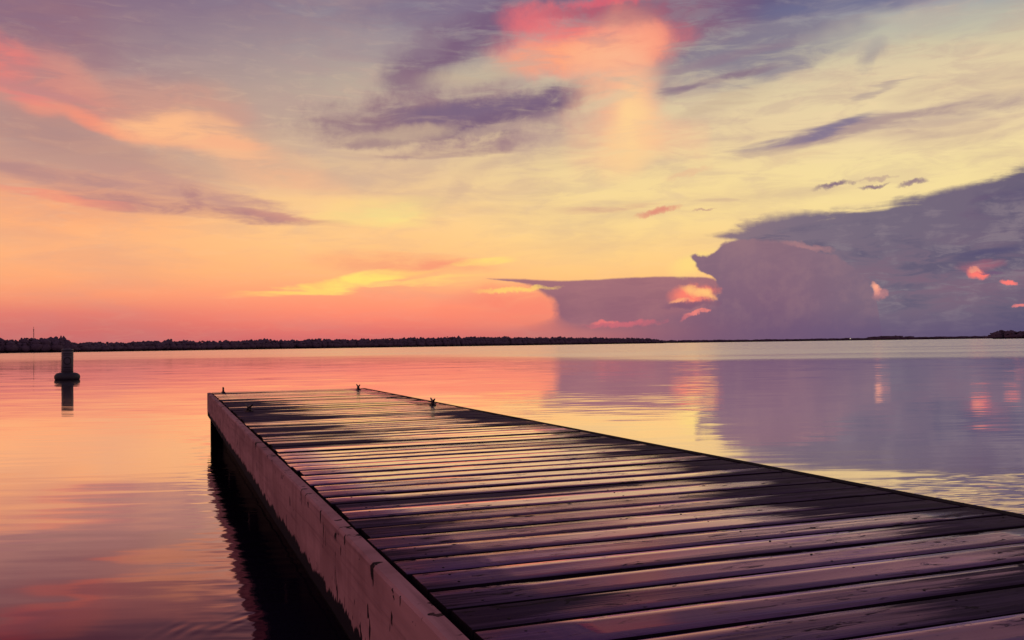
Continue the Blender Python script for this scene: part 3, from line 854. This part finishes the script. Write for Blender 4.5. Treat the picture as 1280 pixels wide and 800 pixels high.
while y > YN:
    k = rng.randrange(len(PLANKS))
    while k == prev: k = rng.randrange(len(PLANKS))
    prev = k
    o = link('deck_plank', PLANKS[k], None, dock)
    o.location = ((X0 + X1) / 2 - 1.4 + rng.uniform(-0.004, 0.004), y - 5.1, DECK - 0.0025 + rng.uniform(-0.002, 0.002))
    o.rotation_euler = (rng.uniform(-0.007, 0.007), rng.uniform(-0.0008, 0.0008), rng.uniform(-0.0012, 0.0012) + (math.pi if rng.random() < 0.5 else 0))
    if 0.9 < y < 3.4:
        for xn in (0.585, 1.425, 2.195):
            for dyn in (-0.036, 0.036):
                nl = link('nail', NAIL, None, o)
                nl.location = ((xn - (X0 + X1) / 2) * (-1 if abs(o.rotation_euler.z) > 1 else 1) + rng.uniform(-0.006, 0.006), dyn + rng.uniform(-0.006, 0.006), rng.uniform(-0.0006, 0.0004))
    y -= PITCHB
    i += 1

# side fascia (thick painted timber) with its lower end cut back at the far corner
def fascia(x0, x1, mat, ztop):
    zb = DECK - 0.262
    rng = random.Random(int(x0 * 100))
    rings = []
    N = 60
    ys = [YN - 0.05 + (YE + 0.05 - YN) * i / N for i in range(N + 1)]
    for i, yy in enumerate(ys):
        w1 = 0.0025 * mnoise.noise(Vector((yy * 2.1, x0, 0))) ; w2 = 0.004 * mnoise.noise(Vector((yy * 3.7, x0, 5)))
        bz = zb + w2
        if i == N: bz = zb + 0.075
        rings.append([(x0 + w1, yy, bz), (x0 + w1, yy, ztop - 0.008), (x0 + 0.005 + w1, yy, ztop - 0.001 + w1 * 0.4), (x1 - 0.004, yy, ztop + w1 * 0.4), (x1, yy, ztop - 0.006), (x1, yy, bz)])
    # the cut corner starts a hand's width before the end
    rings.insert(N, [(p[0], YE - 0.10, p[2]) for p in rings[N - 1]])
    return loft(rings, name='fascia')
part('side_fascia', fascia(0.447, 0.489, FASCIA, DECK - 0.003), FASCIA, label='pale scuffed timber fascia along the dock side')
part('side_fascia', fascia(2.247, 2.293, DARKT, DECK - 0.003), DARKT)
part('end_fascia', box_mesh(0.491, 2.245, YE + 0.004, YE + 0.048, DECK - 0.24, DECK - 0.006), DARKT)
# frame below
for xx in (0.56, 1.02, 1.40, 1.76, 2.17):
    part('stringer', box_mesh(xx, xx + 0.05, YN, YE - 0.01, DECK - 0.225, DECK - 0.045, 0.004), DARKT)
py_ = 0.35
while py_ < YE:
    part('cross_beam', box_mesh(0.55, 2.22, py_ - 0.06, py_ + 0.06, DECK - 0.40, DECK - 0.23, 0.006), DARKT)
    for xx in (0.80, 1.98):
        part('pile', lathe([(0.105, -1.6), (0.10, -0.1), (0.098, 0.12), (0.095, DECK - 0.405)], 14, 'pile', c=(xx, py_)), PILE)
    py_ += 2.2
# added close boarding behind the fascia, blackened to give the shade under the dock
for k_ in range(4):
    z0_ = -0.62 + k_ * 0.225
    part('blackout_board', box_mesh(0.60, 0.635, YN, YE - 0.16, z0_, z0_ + 0.218, 0.004), PILE)
    part('blackout_board', box_mesh(0.64, 2.10, YE - 0.10, YE - 0.065, z0_, z0_ + 0.218, 0.004), PILE)
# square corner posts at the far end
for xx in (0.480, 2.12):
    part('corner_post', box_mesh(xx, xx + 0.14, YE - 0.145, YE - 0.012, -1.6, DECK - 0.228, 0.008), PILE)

# horn cleats
IRON, n_, b_ = new_mat('dark_cast_iron')
b_.inputs['Base Color'].default_value = (0.02, 0.014, 0.022, 1); b_.inputs['Roughness'].default_value = 0.5; b_.inputs['Metallic'].default_value = 0.6
def cleat(x, yy, L=0.20, rz=0.0):
    c = link('mooring_cleat', None, None, dock, label='dark iron horn cleat bolted to the deck')
    c.location = (x - 1.4, yy - 5.1, DECK + 0.0005); c.rotation_euler = (0, 0, rz); c.scale = (0.9, 0.9, 0.82)
    base = box_mesh(-0.024, 0.024, -0.055, 0.055, -0.004, 0.008, 0.004)
    b1 = link('base_plate', base, IRON, c)
    for s in (-1, 1):
        rr = []
        for j, (yq, zq, ra) in enumerate([(0.032, 0.004, 0.014), (0.028, 0.02, 0.0105), (0.024, 0.036, 0.0115)]):
            rr.append([(ra * math.cos(2 * math.pi * q / 8), s * yq + ra * math.sin(2 * math.pi * q / 8), zq) for q in range(8)])
        link('leg', loft(rr, smooth=True), IRON, c)
    rr = []
    for j in range(9):
        t = -1 + 2 * j / 8
        ra = 0.0115 * (1 - 0.45 * abs(t) ** 2)
        zc = 0.042 + 0.026 * abs(t) ** 1.6
        rr.append([(ra * math.cos(2 * math.pi * q / 8), t * L / 2, zc + ra * math.sin(2 * math.pi * q / 8)) for q in range(8)])
    link('horn', loft(rr, smooth=True), IRON, c)
for px_, py2, L, rz in ((541, 506.5, 0.17, -0.05), (453, 486.5, 0.18, 0.05), (304, 514.5, 0.16, 0.3), (277, 489.5, 0.14, 0.0)):
    hp = hit(px_, py2, DECK)
    cleat(min(max(hp.x, 0.62), 2.14), min(hp.y, YE - 0.1), L, rz)

# ------------------------------------------------------------------ buoy
bp_ = hit(84, 474.5)
buoy = link('marker_buoy', None, label='dark cylindrical marker buoy with a ring symbol floating off the dock', category='buoy')
buoy.location = (bp_.x, bp_.y, 0); buoy.rotation_euler = (0, R(0.6), math.atan2(-bp_.y, -bp_.x) + math.pi / 2)
BODY, n_, b_ = new_mat('shaded_buoy_plastic')  # white body painted dark: its backlit shade is in the colour
k = n_.noise(n_.node('ShaderNodeTexCoord').outputs['Object'], 5, 4, dim='3D')[0]
n_.put(b_.inputs['Base Color'], n_.mix(k, (0.03, 0.022, 0.04, 1), (0.07, 0.052, 0.075, 1))); b_.inputs['Roughness'].default_value = 0.5
MARK, n_, b_ = new_mat('dark_buoy_marking')
b_.inputs['Base Color'].default_value = (0.01, 0.006, 0.012, 1); b_.inputs['Roughness'].default_value = 0.7
FLOAT, n_, b_ = new_mat('dark_foam_float')
b_.inputs['Base Color'].default_value = (0.014, 0.009, 0.018, 1); b_.inputs['Roughness'].default_value = 0.6
RB = 0.2
link('column', lathe([(RB, -0.5), (RB, 1.09), (RB - 0.012, 1.115), (RB - 0.05, 1.125), (0.02, 1.13)], 40), BODY, buoy)
link('float_collar', lathe([(RB + 0.004, 0.02), (0.36, -0.06), (0.425, 0.03), (0.435, 0.11), (0.41, 0.18), (0.34, 0.235), (0.25, 0.26), (RB + 0.004, 0.262)], 40), FLOAT, buoy)
def band(z0, z1, a0=-180, a1=180, r_=RB + 0.004, name='band'):
    V, F = [], []
    N = max(2, int(abs(a1 - a0) / 7))
    for i in range(N + 1):
        a = R(a0 + (a1 - a0) * i / N) - math.pi / 2
        V += [(r_ * math.cos(a), r_ * math.sin(a), z0), (r_ * math.cos(a), r_ * math.sin(a), z1)]
    F = [(2 * i, 2 * i + 2, 2 * i + 3, 2 * i + 1) for i in range(N)]
    me = mesh_from(V, F); o = link(name, me, MARK, buoy)
    return o
band(1.03, 1.075); band(0.94, 0.965, -48, 48, name='letter_bar'); band(0.88, 0.905, -48, 48, name='letter_bar')
V, F = [], []
N = 40
for i in range(N):
    t = 2 * math.pi * i / N
    for rr_ in (0.105, 0.14):
        a = rr_ * math.cos(t) / RB - math.pi / 2
        V.append(((RB + 0.005) * math.cos(a), (RB + 0.005) * math.sin(a), 0.68 + rr_ * math.sin(t)))
for i in range(N):
    j = (i + 1) % N
    F.append((2 * i, 2 * i + 1, 2 * j + 1, 2 * j))
link('ring_symbol', mesh_from(V, F), MARK, buoy)
band(0.43, 0.46, -40, 40, name='letter_bar'); band(0.35, 0.37, -30, 30, name='letter_bar'); band(0.285, 0.31)
